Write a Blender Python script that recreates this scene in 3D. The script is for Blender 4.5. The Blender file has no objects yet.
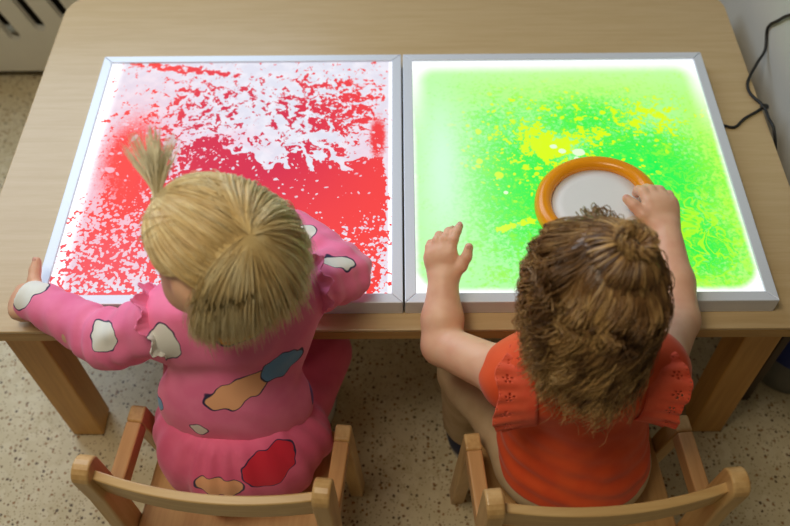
import bpy, bmesh, math, random
import numpy as np
from mathutils import Matrix, Vector

scene = bpy.context.scene
COL = scene.collection
PI = math.pi

# ------------------------------------------------------------------ camera
cam_d = bpy.data.cameras.new('camera')
cam = bpy.data.objects.new('camera', cam_d)
COL.objects.link(cam)
cam.matrix_world = Matrix(((1.0, 0.0060, 0.0068, -0.0029),
                           (-0.0009, 0.8087, -0.5882, -0.6891),
                           (-0.0091, 0.5882, 0.8087, 1.5364),
                           (0, 0, 0, 1)))
cam_d.sensor_fit = 'HORIZONTAL'
cam_d.sensor_width = 36.0
cam_d.lens = 850.76 / 790 * 36.0
cam_d.clip_start = 0.02
cam_d.dof.use_dof = True
cam_d.dof.focus_distance = 1.24
cam_d.dof.aperture_fstop = 3.2
scene.camera = cam

# ------------------------------------------------------------------ world, window light, exposure
world = bpy.data.worlds.new('room_light')
scene.world = world
world.use_nodes = True
bg = world.node_tree.nodes['Background']
bg.inputs['Color'].default_value = (1.0, 0.86, 0.62, 1)
bg.inputs['Strength'].default_value = 0.085


def area(name, loc, target, sx, sy, power, color):
    l = bpy.data.lights.new(name, 'AREA')
    l.shape = 'RECTANGLE'
    l.size = sx
    l.size_y = sy
    l.energy = power
    l.color = color
    o = bpy.data.objects.new(name, l)
    COL.objects.link(o)
    o.location = loc
    o.rotation_euler = (Vector(target) - Vector(loc)).to_track_quat('-Z', 'Y').to_euler()
    return o


area('window_daylight', (-1.30, 1.385, 1.75), (-1.30, 0.0, 1.05), 2.1, 1.15, 34, (0.74, 0.87, 1.0))
area('ceiling_lamp', (-0.6, -0.38, 2.6), (-0.2, -0.1, 0.0), 0.9, 0.5, 21, (1.0, 0.86, 0.64))

vs = scene.view_settings
vs.view_transform = 'Standard'
vs.look = 'None'
vs.exposure = 0.0
vs.gamma = 1.0
vs.use_curve_mapping = False
scene.cycles.use_denoising = True
scene.cycles.max_bounces = 6


# ------------------------------------------------------------------ node expression helpers
def lin(r, g, b):
    def f(c):
        c /= 255.0
        return c / 12.92 if c <= 0.04045 else ((c + 0.055) / 1.055) ** 2.4
    return (f(r), f(g), f(b), 1.0)


class Ex:
    """A node socket that can be added, multiplied and so on."""
    def __init__(s, nt, sock):
        s.nt, s.s = nt, sock

    def m(s, op, *others):
        n = s.nt.nodes.new('ShaderNodeMath')
        n.operation = op
        for i, o in enumerate((s,) + others):
            if isinstance(o, Ex):
                s.nt.links.new(o.s, n.inputs[i])
            else:
                n.inputs[i].default_value = o
        return Ex(s.nt, n.outputs[0])

    def __add__(s, o): return s.m('ADD', o)
    __radd__ = __add__
    def __sub__(s, o): return s.m('SUBTRACT', o)
    def __rsub__(s, o): return (s * -1.0) + o
    def __mul__(s, o): return s.m('MULTIPLY', o)
    __rmul__ = __mul__
    def __truediv__(s, o): return s.m('DIVIDE', o)
    def abs(s): return s.m('ABSOLUTE')
    def max(s, o): return s.m('MAXIMUM', o)
    def min(s, o): return s.m('MINIMUM', o)
    def sin(s): return s.m('SINE')
    def sq(s): return s * s

    def step(s, a, b):
        n = s.nt.nodes.new('ShaderNodeMapRange')
        n.interpolation_type = 'SMOOTHSTEP'
        s.nt.links.new(s.s, n.inputs[0])
        n.inputs[1].default_value = a
        n.inputs[2].default_value = b
        n.inputs[3].default_value = 0.0
        n.inputs[4].default_value = 1.0
        if a > b:
            n.inputs[1].default_value, n.inputs[2].default_value = b, a
            n.inputs[3].default_value, n.inputs[4].default_value = 1.0, 0.0
        return Ex(s.nt, n.outputs[0])


class Mat:
    def __init__(s, name):
        s.mat = bpy.data.materials.new(name)
        s.mat.use_nodes = True
        s.nt = s.mat.node_tree
        s.bsdf = s.nt.nodes['Principled BSDF']
        tc = s.nt.nodes.new('ShaderNodeTexCoord')
        s.P = Ex(s.nt, tc.outputs['Object'])

    def node(s, kind):
        return s.nt.nodes.new(kind)

    def link(s, a, b):
        s.nt.links.new(a.s if isinstance(a, Ex) else a, b)

    def xyz(s, v=None):
        n = s.node('ShaderNodeSeparateXYZ')
        s.link(v or s.P, n.inputs[0])
        return [Ex(s.nt, o) for o in n.outputs]

    def vec(s, x, y, z):
        n = s.node('ShaderNodeCombineXYZ')
        for i, o in enumerate((x, y, z)):
            if isinstance(o, Ex):
                s.link(o, n.inputs[i])
            else:
                n.inputs[i].default_value = o
        return Ex(s.nt, n.outputs[0])

    def scale(s, v, k):
        n = s.node('ShaderNodeVectorMath')
        n.operation = 'MULTIPLY'
        s.link(v, n.inputs[0])
        n.inputs[1].default_value = k
        return Ex(s.nt, n.outputs[0])

    def vadd(s, a, b):
        n = s.node('ShaderNodeVectorMath')
        n.operation = 'ADD'
        for i, o in enumerate((a, b)):
            if isinstance(o, Ex):
                s.link(o, n.inputs[i])
            else:
                n.inputs[i].default_value = o
        return Ex(s.nt, n.outputs[0])

    def noise(s, v, scale, detail=2.0, rough=0.5, dist=0.0, color=False):
        n = s.node('ShaderNodeTexNoise')
        s.link(v, n.inputs['Vector'])
        n.inputs['Scale'].default_value = scale
        n.inputs['Detail'].default_value = detail
        n.inputs['Roughness'].default_value = rough
        n.inputs['Distortion'].default_value = dist
        return Ex(s.nt, n.outputs['Color' if color else 0])

    def voro(s, v, scale, feature='F1', rnd=1.0, out='Distance'):
        n = s.node('ShaderNodeTexVoronoi')
        n.feature = feature
        s.link(v, n.inputs['Vector'])
        n.inputs['Scale'].default_value = scale
        n.inputs['Randomness'].default_value = rnd
        return Ex(s.nt, n.outputs[out])

    def mix(s, f, a, b):
        n = s.node('ShaderNodeMix')
        n.data_type = 'RGBA'
        if isinstance(f, Ex):
            s.link(f, n.inputs[0])
        else:
            n.inputs[0].default_value = f
        for sock, o in ((n.inputs[6], a), (n.inputs[7], b)):
            if isinstance(o, Ex):
                s.link(o, sock)
            else:
                sock.default_value = o
        return Ex(s.nt, n.outputs[2])

    def attr(s, name):
        n = s.node('ShaderNodeAttribute')
        n.attribute_name = name
        return Ex(s.nt, n.outputs['Fac'])

    def bump(s, h, strength=0.3, dist=0.002):
        n = s.node('ShaderNodeBump')
        n.inputs['Strength'].default_value = strength
        n.inputs['Distance'].default_value = dist
        s.link(h, n.inputs['Height'])
        s.link(n.outputs[0], s.bsdf.inputs['Normal'])

    def set(s, **k):
        for a, b in k.items():
            sock = s.bsdf.inputs[a.replace('_', ' ')]
            if isinstance(b, Ex):
                s.link(b, sock)
            else:
                sock.default_value = b
        return s


def wood(name, light, dark, axis, rough=0.38, freq=1.0):
    M = Mat(name)
    k = [38.0 * freq] * 3
    k[axis] = 2.2 * freq
    v = M.scale(M.P, k)
    a = M.noise(v, 1.0, 5, 0.6, 0.4)
    b = M.noise(M.scale(M.P, [q * 4.0 for q in k]), 1.0, 3, 0.6)
    f = (a * 0.75 + b * 0.35).step(0.35, 0.75)
    M.set(Base_Color=M.mix(f, light, dark), Roughness=rough)
    M.bump(b, 0.08, 0.0006)
    return M.mat


def plain(name, col, rough=0.5, metal=0.0, var=0.06, scale=60.0):
    M = Mat(name)
    n = M.noise(M.P, scale, 3, 0.55)
    d = tuple(c * (1 - var * 3) for c in col[:3]) + (1,)
    M.set(Base_Color=M.mix(n, col, d), Roughness=rough, Metallic=metal)
    return M.mat


# ------------------------------------------------------------------ mesh helpers
def link(name, me, mat=None, parent=None, smooth=False):
    o = bpy.data.objects.new(name, me)
    COL.objects.link(o)
    if mat is not None:
        me.materials.append(mat)
    if parent is not None:
        o.parent = parent
    if smooth:
        me.polygons.foreach_set('use_smooth', [True] * len(me.polygons))
    return o


def np_mesh(name, V, F, attrs=None):
    """Fast mesh from arrays: V (n,3), F (m,4) or (m,3)."""
    V = np.asarray(V, np.float32)
    F = np.asarray(F, np.int32)
    me = bpy.data.meshes.new(name)
    me.vertices.add(len(V))
    me.vertices.foreach_set('co', V.ravel())
    k = F.shape[1]
    me.loops.add(F.size)
    me.loops.foreach_set('vertex_index', F.ravel())
    me.polygons.add(len(F))
    me.polygons.foreach_set('loop_start', np.arange(0, F.size, k, dtype=np.int32))
    me.polygons.foreach_set('loop_total', np.full(len(F), k, np.int32))
    me.update(calc_edges=True)
    for n, a in (attrs or {}).items():
        at = me.attributes.new(n, 'FLOAT', 'POINT')
        at.data.foreach_set('value', np.asarray(a, np.float32))
    return me


def from_bm(name, bm, mat, parent=None, smooth=False, bevel=0.0, seg=2):
    bmesh.ops.recalc_face_normals(bm, faces=bm.faces)
    me = bpy.data.meshes.new(name)
    bm.to_mesh(me)
    bm.free()
    o = link(name, me, mat, parent, smooth)
    if bevel:
        b = o.modifiers.new('bevel', 'BEVEL')
        b.width = bevel
        b.segments = seg
        b.limit_method = 'ANGLE'
        b.angle_limit = math.radians(40)
    return o


def box_bm(lo, hi, bm=None):
    bm = bm or bmesh.new()
    vs_ = [bm.verts.new((x, y, z)) for x in (lo[0], hi[0]) for y in (lo[1], hi[1]) for z in (lo[2], hi[2])]
    for f in ((0, 1, 3, 2), (4, 6, 7, 5), (0, 4, 5, 1), (2, 3, 7, 6), (0, 2, 6, 4), (1, 5, 7, 3)):
        bm.faces.new([vs_[i] for i in f])
    return bm


def prism_bm(pts, axis, a, b, bm=None):
    """Polygon pts in the two other axes, extruded from a to b along axis."""
    bm = bm or bmesh.new()
    def co(p, t):
        c = list(p)
        c.insert(axis, t)
        return c
    A = [bm.verts.new(co(p, a)) for p in pts]
    B = [bm.verts.new(co(p, b)) for p in pts]
    n = len(pts)
    bm.faces.new(A)
    bm.faces.new(B[::-1])
    for i in range(n):
        bm.faces.new((A[i], A[(i + 1) % n], B[(i + 1) % n], B[i]))
    return bm


def rounded_rect(x0, y0, x1, y1, r, n=8):
    out = []
    for cx, cy, a0 in ((x1 - r, y1 - r, 0), (x0 + r, y1 - r, 90), (x0 + r, y0 + r, 180), (x1 - r, y0 + r, 270)):
        for i in range(n + 1):
            a = math.radians(a0 + 90 * i / n)
            out.append((cx + r * math.cos(a), cy + r * math.sin(a)))
    return out


def catmull(P, n):
    P = [np.array(p, float) for p in P]
    P = [2 * P[0] - P[1]] + P + [2 * P[-1] - P[-2]]
    out = []
    for i in range(1, len(P) - 2):
        for j in range(n):
            t = j / n
            a, b, c, d = P[i - 1:i + 3]
            out.append(.5 * (2 * b + (c - a) * t + (2 * a - 5 * b + 4 * c - d) * t * t + (3 * b - a - 3 * c + d) * t ** 3))
    out.append(P[-2])
    return np.array(out)


def tube_mesh(name, P, r, sides=8, closed=False):
    P = np.asarray(P, float)
    n = len(P)
    T = np.roll(P, -1, 0) - np.roll(P, 1, 0) if closed else np.gradient(P, axis=0)
    T /= np.linalg.norm(T, axis=1)[:, None]
    N = np.zeros_like(P)
    u = np.cross(T[0], (0.3, 0.2, 0.93))
    for i in range(n):
        u = u - T[i] * (u @ T[i])
        u /= np.linalg.norm(u)
        N[i] = u
    B = np.cross(T, N)
    r = np.broadcast_to(np.asarray(r, float), (n,))
    a = np.arange(sides) * 2 * PI / sides
    V = P[:, None] + r[:, None, None] * (np.cos(a)[None, :, None] * N[:, None] + np.sin(a)[None, :, None] * B[:, None])
    F = []
    m = n if closed else n - 1
    for i in range(m):
        for j in range(sides):
            k = (i + 1) % n
            F.append((i * sides + j, i * sides + (j + 1) % sides, k * sides + (j + 1) % sides, k * sides + j))
    V = V.reshape(-1, 3)
    me = bpy.data.meshes.new(name)
    FF = [tuple(f) for f in F]
    if not closed:
        FF += [tuple(range(sides))[::-1], tuple((n - 1) * sides + j for j in range(sides))]
    me.from_pydata(V.tolist(), [], FF)
    return me


def lathe_mesh(name, prof, n=48):
    V, F = [], []
    for r, z in prof:
        for j in range(n):
            a = 2 * PI * j / n
            V.append((r * math.cos(a), r * math.sin(a), z))
    for i in range(len(prof) - 1):
        for j in range(n):
            F.append((i * n + j, i * n + (j + 1) % n, (i + 1) * n + (j + 1) % n, (i + 1) * n + j))
    me = bpy.data.meshes.new(name)
    me.from_pydata(V, [], F)
    return me


def tag(o, label, cat=None, group=None, kind=None):
    if label:
        o['label'] = label
    if cat:
        o['category'] = cat
    if group:
        o['group'] = group
    if kind:
        o['kind'] = kind
    return o


def thing(name, loc, label, cat, group=None, rz=0.0):
    o = bpy.data.objects.new(name, None)
    o.empty_display_size = 0.05
    COL.objects.link(o)
    o.location = loc
    o.rotation_euler.z = rz
    return tag(o, label, cat, group)


# ------------------------------------------------------------------ setting
M = Mat('speckled linoleum')
c1 = M.voro(M.P, 120, out='Color')
cx = M.xyz(c1)
d1 = M.voro(M.P, 120)
big = M.noise(M.P, 9, 3, 0.6)
warp = M.noise(M.P, 160, 2, 0.5)
speck = ((d1 + (warp - 0.5) * 0.6).step(0.42, 0.28)) * cx[0].step(0.62, 0.66)
c2 = M.xyz(M.voro(M.P, 210, out='Color'))
fine = (M.voro(M.P, 210) + (warp - 0.5) * 0.4).step(0.42, 0.28) * c2[1].step(0.55, 0.65)
lightc = M.xyz(M.voro(M.P, 60, out='Color'))
base = M.mix(big.step(0.3, 0.7), lin(214, 202, 170), lin(200, 186, 150))
base = M.mix(lightc[2].step(0.6, 0.95) * 0.5, base, lin(222, 212, 184))
base = M.mix(fine * 0.75, base, lin(150, 124, 84))
base = M.mix(speck * 0.95, base, M.mix(cx[1].step(0.25, 0.6), lin(88, 66, 42), lin(150, 110, 64)))
M.set(Base_Color=base, Roughness=0.42)
floor_mat = M.mat
floor = from_bm('floor', box_bm((-3, -3, -0.05), (3, 3, 0)), floor_mat)
tag(floor, 'beige speckled linoleum floor', kind='structure')

wall_mat = plain('matt grey white paint', lin(206, 208, 206), 0.6, var=0.02, scale=14)
o = from_bm('wall_right', box_bm((0.69, 0.24, 0), (0.706, 1.40, 1.25)), wall_mat, bevel=0.002)
tag(o, 'pale grey partition beside the table end', kind='structure')
bm = box_bm((-3, 1.40, 0), (3, 1.5, 1.15))
box_bm((-3, 1.40, 2.35), (3, 1.5, 2.6), bm)
box_bm((-3, 1.40, 1.15), (-2.4, 1.5, 2.35), bm)
box_bm((-0.2, 1.40, 1.15), (3, 1.5, 2.35), bm)
post = from_bm('leg_stand_in', box_bm((0.670, 0.085, 0), (0.686, 0.105, 0.40)), wood('dark stained post', lin(72, 50, 30), lin(52, 36, 22), 2, 0.5), bevel=0.002)  # added stand-in for a leg of unidentified furniture, not partition trim
tag(post, 'low dark post standing in for an unidentified furniture leg', kind='structure')
o = from_bm('wall_back', bm, wall_mat)
tag(o, 'pale back wall behind the slotted cover', kind='structure')
o = from_bm('baseboard_back', box_bm((-3, 1.385, 0), (3, 1.40, 0.07)), wall_mat, bevel=0.003)
tag(o, 'white skirting along the back wall', kind='structure')

# radiator cover with slanting rounded slots
cover_mat = plain('white lacquered board', lin(228, 226, 214), 0.45, var=0.02, scale=20)
cov = thing('radiator_cover', (-1.05, 1.04, 0), 'white board cover with slanting rounded slots against the wall', 'radiator cover')
plate = from_bm('front_panel', box_bm((-0.75, 0, 0.03), (0.75, 0.018, 0.62)), cover_mat, cov)
slot_bm = bmesh.new()
for i in range(-7, 11):
    bx_, bz_ = 0.074 + (i - 0) * 0.0735, 0.145 + 0.03 * i
    bz_ = min(max(bz_, 0.09), 0.26)
    r = 0.0155
    dx, dz = -0.10, 0.30
    L = math.hypot(dx, dz)
    ux, uz = dx / L, dz / L
    tx, tz = bx_ + ux * 0.28, bz_ + uz * 0.28
    a0 = math.atan2(uz, ux)
    pts = [(tx + r * math.cos(a0 + t), tz + r * math.sin(a0 + t)) for t in np.linspace(-PI / 2, PI / 2, 7)]
    pts += [(bx_ + r * math.cos(a0 + t), bz_ + r * math.sin(a0 + t)) for t in np.linspace(PI / 2, 1.5 * PI, 7)]
    if abs(bx_) < 0.68 and abs(tx) < 0.70:
        prism_bm(pts, 1, -0.05, 0.05, slot_bm)
cut = from_bm('slot_cutter', slot_bm, None, cov)
bo = plate.modifiers.new('slots', 'BOOLEAN')
bo.object = cut
bo.solver = 'EXACT'
bpy.context.view_layer.update()
dg = bpy.context.evaluated_depsgraph_get()
nm = bpy.data.meshes.new_from_object(plate.evaluated_get(dg))
plate.modifiers.clear()
plate.data = nm
bpy.data.objects.remove(cut)
for x0 in (-0.75, 0.732):
    from_bm('side_panel', box_bm((x0, 0.018, 0.0), (x0 + 0.018, 0.20, 0.62)), cover_mat, cov)
from_bm('top_board', box_bm((-0.77, -0.015, 0.62), (0.77, 0.21, 0.645)), cover_mat, cov, bevel=0.004)
from_bm('back_panel', box_bm((-0.732, 0.19, 0.03), (0.732, 0.20, 0.62)), plain('painted shade behind slots', lin(34, 31, 20), 0.8), cov)  # near-black colour paints in the shade seen through the slots

# bucket on the floor behind the partition end
bk = thing('bucket', (0.783, 0.172, 0), 'small grey bucket with blue upper half on the floor beside the table', 'bucket')
prof = [(0.0, 0.0), (0.070, 0.0), (0.078, 0.006), (0.084, 0.10), (0.081, 0.102)]
link('body', lathe_mesh('body', prof), plain('grey plastic', lin(120, 120, 114), 0.5), bk, True)
prof = [(0.083, 0.098), (0.086, 0.100), (0.091, 0.20), (0.095, 0.203), (0.095, 0.212), (0.088, 0.212), (0.083, 0.104), (0.0, 0.102)]
link('upper_ring', lathe_mesh('upper_ring', prof), plain('blue plastic', lin(22, 52, 150), 0.4), bk, True)

# ------------------------------------------------------------------ table
TOP = 0.46
t = thing('table', (-0.0135, 0.37, 0), 'low pale birch children table with rounded corners and square legs', 'table')
w_top = wood('birch table top', lin(198, 174, 134), lin(189, 163, 121), 0, 0.28, 2.2)
w_edge = wood('beech table edge', lin(196, 160, 100), lin(170, 130, 74), 0, 0.4)
w_leg = wood('beech table leg', lin(214, 162, 88), lin(190, 136, 66), 2, 0.45)
hx, hy0, hy1 = 0.6595, -0.399, 0.405
from_bm('tabletop', prism_bm(rounded_rect(-hx, hy0, hx, hy1, 0.06), 2, TOP - 0.006, TOP), w_top, t, bevel=0.0015)
from_bm('tabletop_edge', prism_bm(rounded_rect(-hx, hy0, hx, hy1, 0.06), 2, TOP - 0.025, TOP - 0.006), w_edge, t)
for sx in (-1, 1):
    for y0 in (-0.354, 0.30):
        xa = -0.629 if sx < 0 else 0.569
        bm = box_bm((xa, y0, 0.004), (xa + 0.060, y0 + 0.056, TOP - 0.025))
        if sx > 0:
            for v_ in bm.verts:
                if v_.co.z > 0.2:
                    v_.co.x -= 0.009
        from_bm('leg', bm, w_leg, t, bevel=0.003)
        from_bm('foot_pad', box_bm((xa + 0.004, y0 + 0.004, 0), (xa + 0.056, y0 + 0.052, 0.0045)), plain('felt pad', lin(80, 66, 48), 0.9), t)
for y0 in (-0.335, 0.318):
    from_bm('apron', box_bm((-0.569, y0, TOP - 0.075), (0.560, y0 + 0.02, TOP - 0.025)), w_edge, t)

# ------------------------------------------------------------------ light panels
S = 0.55
alu = Mat('brushed aluminium')
nz = alu.noise(alu.scale(alu.P, (400, 400, 400)), 1.0, 2)
alu.set(Base_Color=alu.mix(nz, lin(224, 231, 244), lin(214, 222, 238)), Metallic=0.2, Roughness=0.42)
alu = alu.mat
WHITE = (1, 1, 1, 1)


def gauss(u, v, cu, cv, su, sv, a=1.0):
    n = (((u - cu) / su).sq() + ((v - cv) / sv).sq()) * -1.0
    return n.m('EXPONENT') * a


def red_liquid():
    M = Mat('lit red liquid')
    M.P = M.scale(M.P, (1 / S, 1 / S, 0))
    u, v, _ = M.xyz()
    wv = M.noise(M.P, 11, 2, 0.5, color=True)
    P2 = M.vadd(M.P, M.scale(M.vadd(wv, (-0.5, -0.5, -0.5)), (0.07, 0.07, 0)))
    far = v.step(0.30, 0.48)
    # how much red covers each place
    C = gauss(u, v, 0.74, 0.41, 0.30, 0.175, 1.5)                   # wide right pool
    C = C.max(gauss(u, v, 0.50, 0.42, 0.19, 0.19, 1.35))
    C = C.max(gauss(u, v, 0.22, 0.48, 0.12, 0.22, 0.75))           # around the left pool
    C = C.max(gauss(u, v, 0.40, 0.59, 0.10, 0.06, 0.80))           # small crimson patch
    C = C.max(gauss(u, v, 0.79, 0.74, 0.24, 0.20, 0.55))           # squiggles, far right
    C = C.max(gauss(u, v, 0.38, 0.74, 0.30, 0.19, 0.41))           # specks, far left
    C = C.max(gauss(u, v, 0.17, 0.17, 0.17, 0.17, 0.44))           # foam, near left
    C = C.max(gauss(u, v, 0.88, 0.16, 0.075, 0.18, 0.50))          # foam, near right
    C = C.max(gauss(u, v, 0.45, 0.15, 0.25, 0.12, 0.5))
    C = C.max(gauss(u, v + (u - 0.3) * 0.16, 0.28, 0.935, 0.19, 0.016, 0.95))   # streak at far rim
    C = C.max(gauss(u, v, 0.22, 0.036, 0.15, 0.008, 0.9))          # line at near rim
    # curling clear channels that run into the pool
    big = M.noise(P2, 10.5, 1, 0.4, 0.6)
    zone = gauss(u, v, 0.76, 0.57, 0.27, 0.085, 1.3).min(1.0)
    chan = (big - 0.50).abs().step(0.055, 0.040) * zone.step(0.30, 0.6)
    C = C - chan * 1.7 - gauss(u, v, 0.53, 0.64, 0.06, 0.05, 0.3) - gauss(u, v, 0.60, 0.55, 0.04, 0.04, 0.9) - gauss(u, v, 0.745, 0.53, 0.03, 0.035, 0.9) - gauss(u, v, 0.89, 0.555, 0.06, 0.022, 0.8)
    C = C * (u.step(0.02, 0.10)) * (u.step(0.965, 0.935)) * (v.step(0.015, 0.04)) * (v.step(0.99, 0.965))
    n0 = M.noise(M.P, 9, 2, 0.5)
    n1 = M.noise(P2, 38, 2, 0.5, 0.7)
    n2 = M.noise(M.P, 85, 2, 0.6, 0.6)
    foam = M.voro(P2, 60) - 0.42
    foam2 = M.voro(M.P, 105) - 0.42
    n = (n0 - 0.5) * 0.5 + (n1 - 0.5) * (0.6 + far * 1.4) + (n2 - 0.5) * (0.8 + far * 0.2) + (foam * 0.95 + foam2 * 0.95) * (1.0 - far * 0.75)
    r = (C + n).step(0.45, 0.52)
    grain = M.noise(M.P, 240, 2, 0.6)
    pool = gauss(u, v, 0.165, 0.54, 0.095, 0.20, 1.0)
    soft = (pool + (grain - 0.5) * 0.5 + (n2 - 0.5) * 0.35).step(0.20, 0.85)
    rim = gauss(u, v, 0.925, 0.62, 0.030, 0.11, 1.0)
    soft = soft.max((rim + (grain - 0.5) * 0.4 + (n2 - 0.5) * 0.6).step(0.3, 0.75))
    r = r.max(soft)
    # round bubbles, many near the far shore of the pool
    shore = v.step(0.36, 0.52)
    for sc_, lim in ((24, 0.58), (48, 0.58), (80, 0.60)):
        bd = M.voro(P2, sc_)
        bc = M.xyz(M.voro(P2, sc_, out='Color'))
        bub = (bd - bc[0] * 0.30).step(0.05, 0.0) * (bc[1] + shore * 0.38).step(lim + 0.22, lim + 0.25)
        r = r * (1.0 - bub * 0.85)
    halo = gauss(u, v, 0.17, 0.40, 0.19, 0.42, 0.95).max(gauss(u, v, 0.90, 0.36, 0.08, 0.36, 0.5)).max(gauss(u, v, 0.38, 0.57, 0.15, 0.11, 0.75) * n0.step(0.4, 0.6))
    halo = halo * u.step(0.0, 0.07) * v.step(0.02, 0.1)
    crim = (gauss(u, v, 0.52, 0.62, 0.34, 0.34, 1.25) * u.step(0.16, 0.34)).min(1.0)
    redc = M.mix(crim, lin(252, 66, 60), lin(214, 22, 66))
    redc = M.mix(v.step(0.34, 0.15) * u.step(0.5, 0.2) * 0.6, redc, lin(244, 92, 106))
    pale = M.mix(M.noise(M.P, 25, 3).step(0.35, 0.7), lin(226, 226, 240), lin(240, 238, 248))
    pale = M.mix(halo * 0.75, pale, M.mix(crim, lin(255, 168, 186), lin(255, 158, 190)))
    edge = u.step(0.085, 0.045).max(u.step(0.955, 0.965)).max(v.step(0.045, 0.02)).max(v.step(0.97, 0.985) * (u.step(0.14, 0.12)))
    pale = M.mix(edge, pale, (1.25, 1.25, 1.3, 1))
    M.set(Base_Color=(0.02, 0.02, 0.02, 1), Roughness=0.5, Specular_IOR_Level=0.12, Emission_Color=M.mix(r, pale, redc), Emission_Strength=1.0)
    return M.mat


def green_liquid():
    M = Mat('lit green and yellow liquid')
    M.P = M.scale(M.P, (1 / S, 1 / S, 0))
    u, v, _ = M.xyz()
    wv = M.noise(M.P, 9, 2, 0.5, color=True)
    P2 = M.vadd(M.P, M.scale(M.vadd(wv, (-0.5, -0.5, -0.5)), (0.06, 0.06, 0)))
    n1 = M.noise(P2, 26, 3, 0.6, 0.6)
    n2 = M.noise(M.P, 80, 2, 0.6, 0.3)
    D = gauss(u, v, 0.70, 0.44, 0.22, 0.24, 1.15)
    D = D.max(gauss(u, v, 0.37, 0.42, 0.20, 0.33, 0.85))
    D = D.max(gauss(u, v, 0.58, 0.68, 0.24, 0.14, 0.70))
    D = D.max(gauss(u, v, 0.83, 0.20, 0.13, 0.16, 0.80))
    D = D.max(gauss(u, v, 0.28, 0.68, 0.10, 0.10, 0.50))
    dens = (D + 0.08 + (n1 - 0.5) * 0.9 + (n2 - 0.5) * 1.3).step(0.15, 0.80)
    core = gauss(u, v, 0.47, 0.60, 0.30, 0.22, 1.0)
    Y = gauss(u, v, 0.45, 0.575, 0.11, 0.07, 1.15)
    Y = Y.max(core * 0.76).max(gauss(u, v, 0.46, 0.40, 0.12, 0.25, 0.66)).max(gauss(u, v + (u - 0.33) * -0.35, 0.33, 0.27, 0.085, 0.02, 1.0))
    Y = Y.max(gauss(u, v, 0.76, 0.70, 0.24, 0.16, 0.70))
    Y = Y - gauss(u, v, 0.49, 0.67, 0.05, 0.03, 0.6) - gauss(u, v, 0.70, 0.45, 0.12, 0.12, 0.5)
    yel = (Y + (n1 - 0.5) * 1.5 + (n2 - 0.5) * 1.0).step(0.62, 0.74)
    for sc_, lim in ((17, 0.66), (34, 0.52), (55, 0.55)):
        bd = M.voro(P2, sc_)
        bc = M.xyz(M.voro(P2, sc_, out='Color'))
        yel = yel.max((bd - bc[0] * 0.36).step(0.06, 0.0) * (bc[1] + core * 0.25).step(lim + 0.1, lim + 0.14) * core.step(0.12, 0.4))
    # wandering lime threads near the right side
    thr = (M.noise(P2, 17, 2, 0.5, 1.2) - 0.5).abs().step(0.06, 0.02) * gauss(u, v, 0.83, 0.22, 0.15, 0.20, 1.2).min(1.0)
    mott = (n1 * 0.6 + n2 * 0.5).step(0.52, 0.72)
    lime = gauss(u, v, 0.95, 0.45, 0.10, 0.55, 0.95).max(gauss(u, v, 0.80, 0.06, 0.34, 0.06, 0.9)).max(gauss(u, v, 0.60, 0.84, 0.45, 0.12, 0.75)).max(mott * 0.6)
    base = M.mix(lime, lin(176, 255, 166), lin(188, 255, 84))
    col = M.mix(dens, base, M.mix(D.step(0.7, 1.15), lin(58, 246, 74), lin(0, 248, 84)))
    col = M.mix((mott * (u.step(0.1, 0.3)) * 0.45).max(thr * 0.8), col, lin(190, 255, 30))
    col = M.mix(yel * 0.95, col, lin(224, 255, 0))
    clear = gauss(u, v, 0.115, 0.48, 0.055, 0.26, 1.0)
    col = M.mix(clear * 0.9, col, lin(214, 255, 250))
    haze = gauss(u, v, 0.10, 0.45, 0.16, 0.55, 0.5).max(v.step(0.74, 0.97) * 0.5)
    col = M.mix(haze, col, lin(214, 255, 190))
    for cu, cv, ru, rv in ((0.46, 0.575, 0.011, 0.009), (0.485, 0.555, 0.011, 0.010), (0.535, 0.55, 0.020, 0.015), (0.525, 0.525, 0.008, 0.007), (0.30, 0.39, 0.007, 0.007)):
        col = M.mix((((u - cu) / ru).sq() + ((v - cv) / rv).sq() + (n2 - 0.5)).step(1.2, 0.8), col, lin(232, 255, 214))
    # rounded soft border to the bare lamp glass
    qx = ((u - 0.5).abs() - 0.39).max(0.0)
    qy = ((v - 0.5).abs() - 0.38).max(0.0)
    rr = (qx.sq() + qy.sq()).m('SQRT') + (n1 - 0.5) * 0.012
    farw = v.step(0.55, 0.95)
    edge = rr.step(0.062, 0.090).max(farw * rr.step(0.02, 0.08) * 0.8)
    col = M.mix(edge, col, (1.22, 1.25, 1.25, 1))
    M.set(Base_Color=(0.02, 0.02, 0.02, 1), Roughness=0.5, Specular_IOR_Level=0.12, Emission_Color=col, Emission_Strength=1.0)
    return M.mat


def light_panel(x0, label, liquid):
    p = thing('light_panel', (x0, 0, TOP), label, 'light panel', 'light panels on the table')
    w, h = 0.017, 0.030
    tray = from_bm('base_tray', box_bm((0.004, 0.004, 0), (S - 0.004, S - 0.004, 0.020)), alu, p)
    tray['label'] = 'aluminium base tray'
    tile = from_bm('lit_tile', box_bm((w - 0.003, w - 0.003, 0.0202), (S - w + 0.003, S - w + 0.003, 0.0265)), liquid, p)
    tile['label'] = 'glowing liquid-filled tile'
    o_ = [(0, 0), (S, 0), (S, S), (0, S)]
    i_ = [(w, w), (S - w, w), (S - w, S - w), (w, S - w)]
    for k in range(4):
        a, b, c, d = o_[k], o_[(k + 1) % 4], i_[(k + 1) % 4], i_[k]
        g = 0.00025
        def sh(p_, q_):   # shorten along the rail for a hairline mitre joint
            L = math.hypot(q_[0] - p_[0], q_[1] - p_[1])
            return (p_[0] + (q_[0] - p_[0]) * g / L, p_[1] + (q_[1] - p_[1]) * g / L)
        from_bm('frame_rail', prism_bm([sh(a, b), sh(b, a), sh(c, d), sh(d, c)], 2, 0.0, h), alu, p, bevel=0.0012)
    return p


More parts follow.
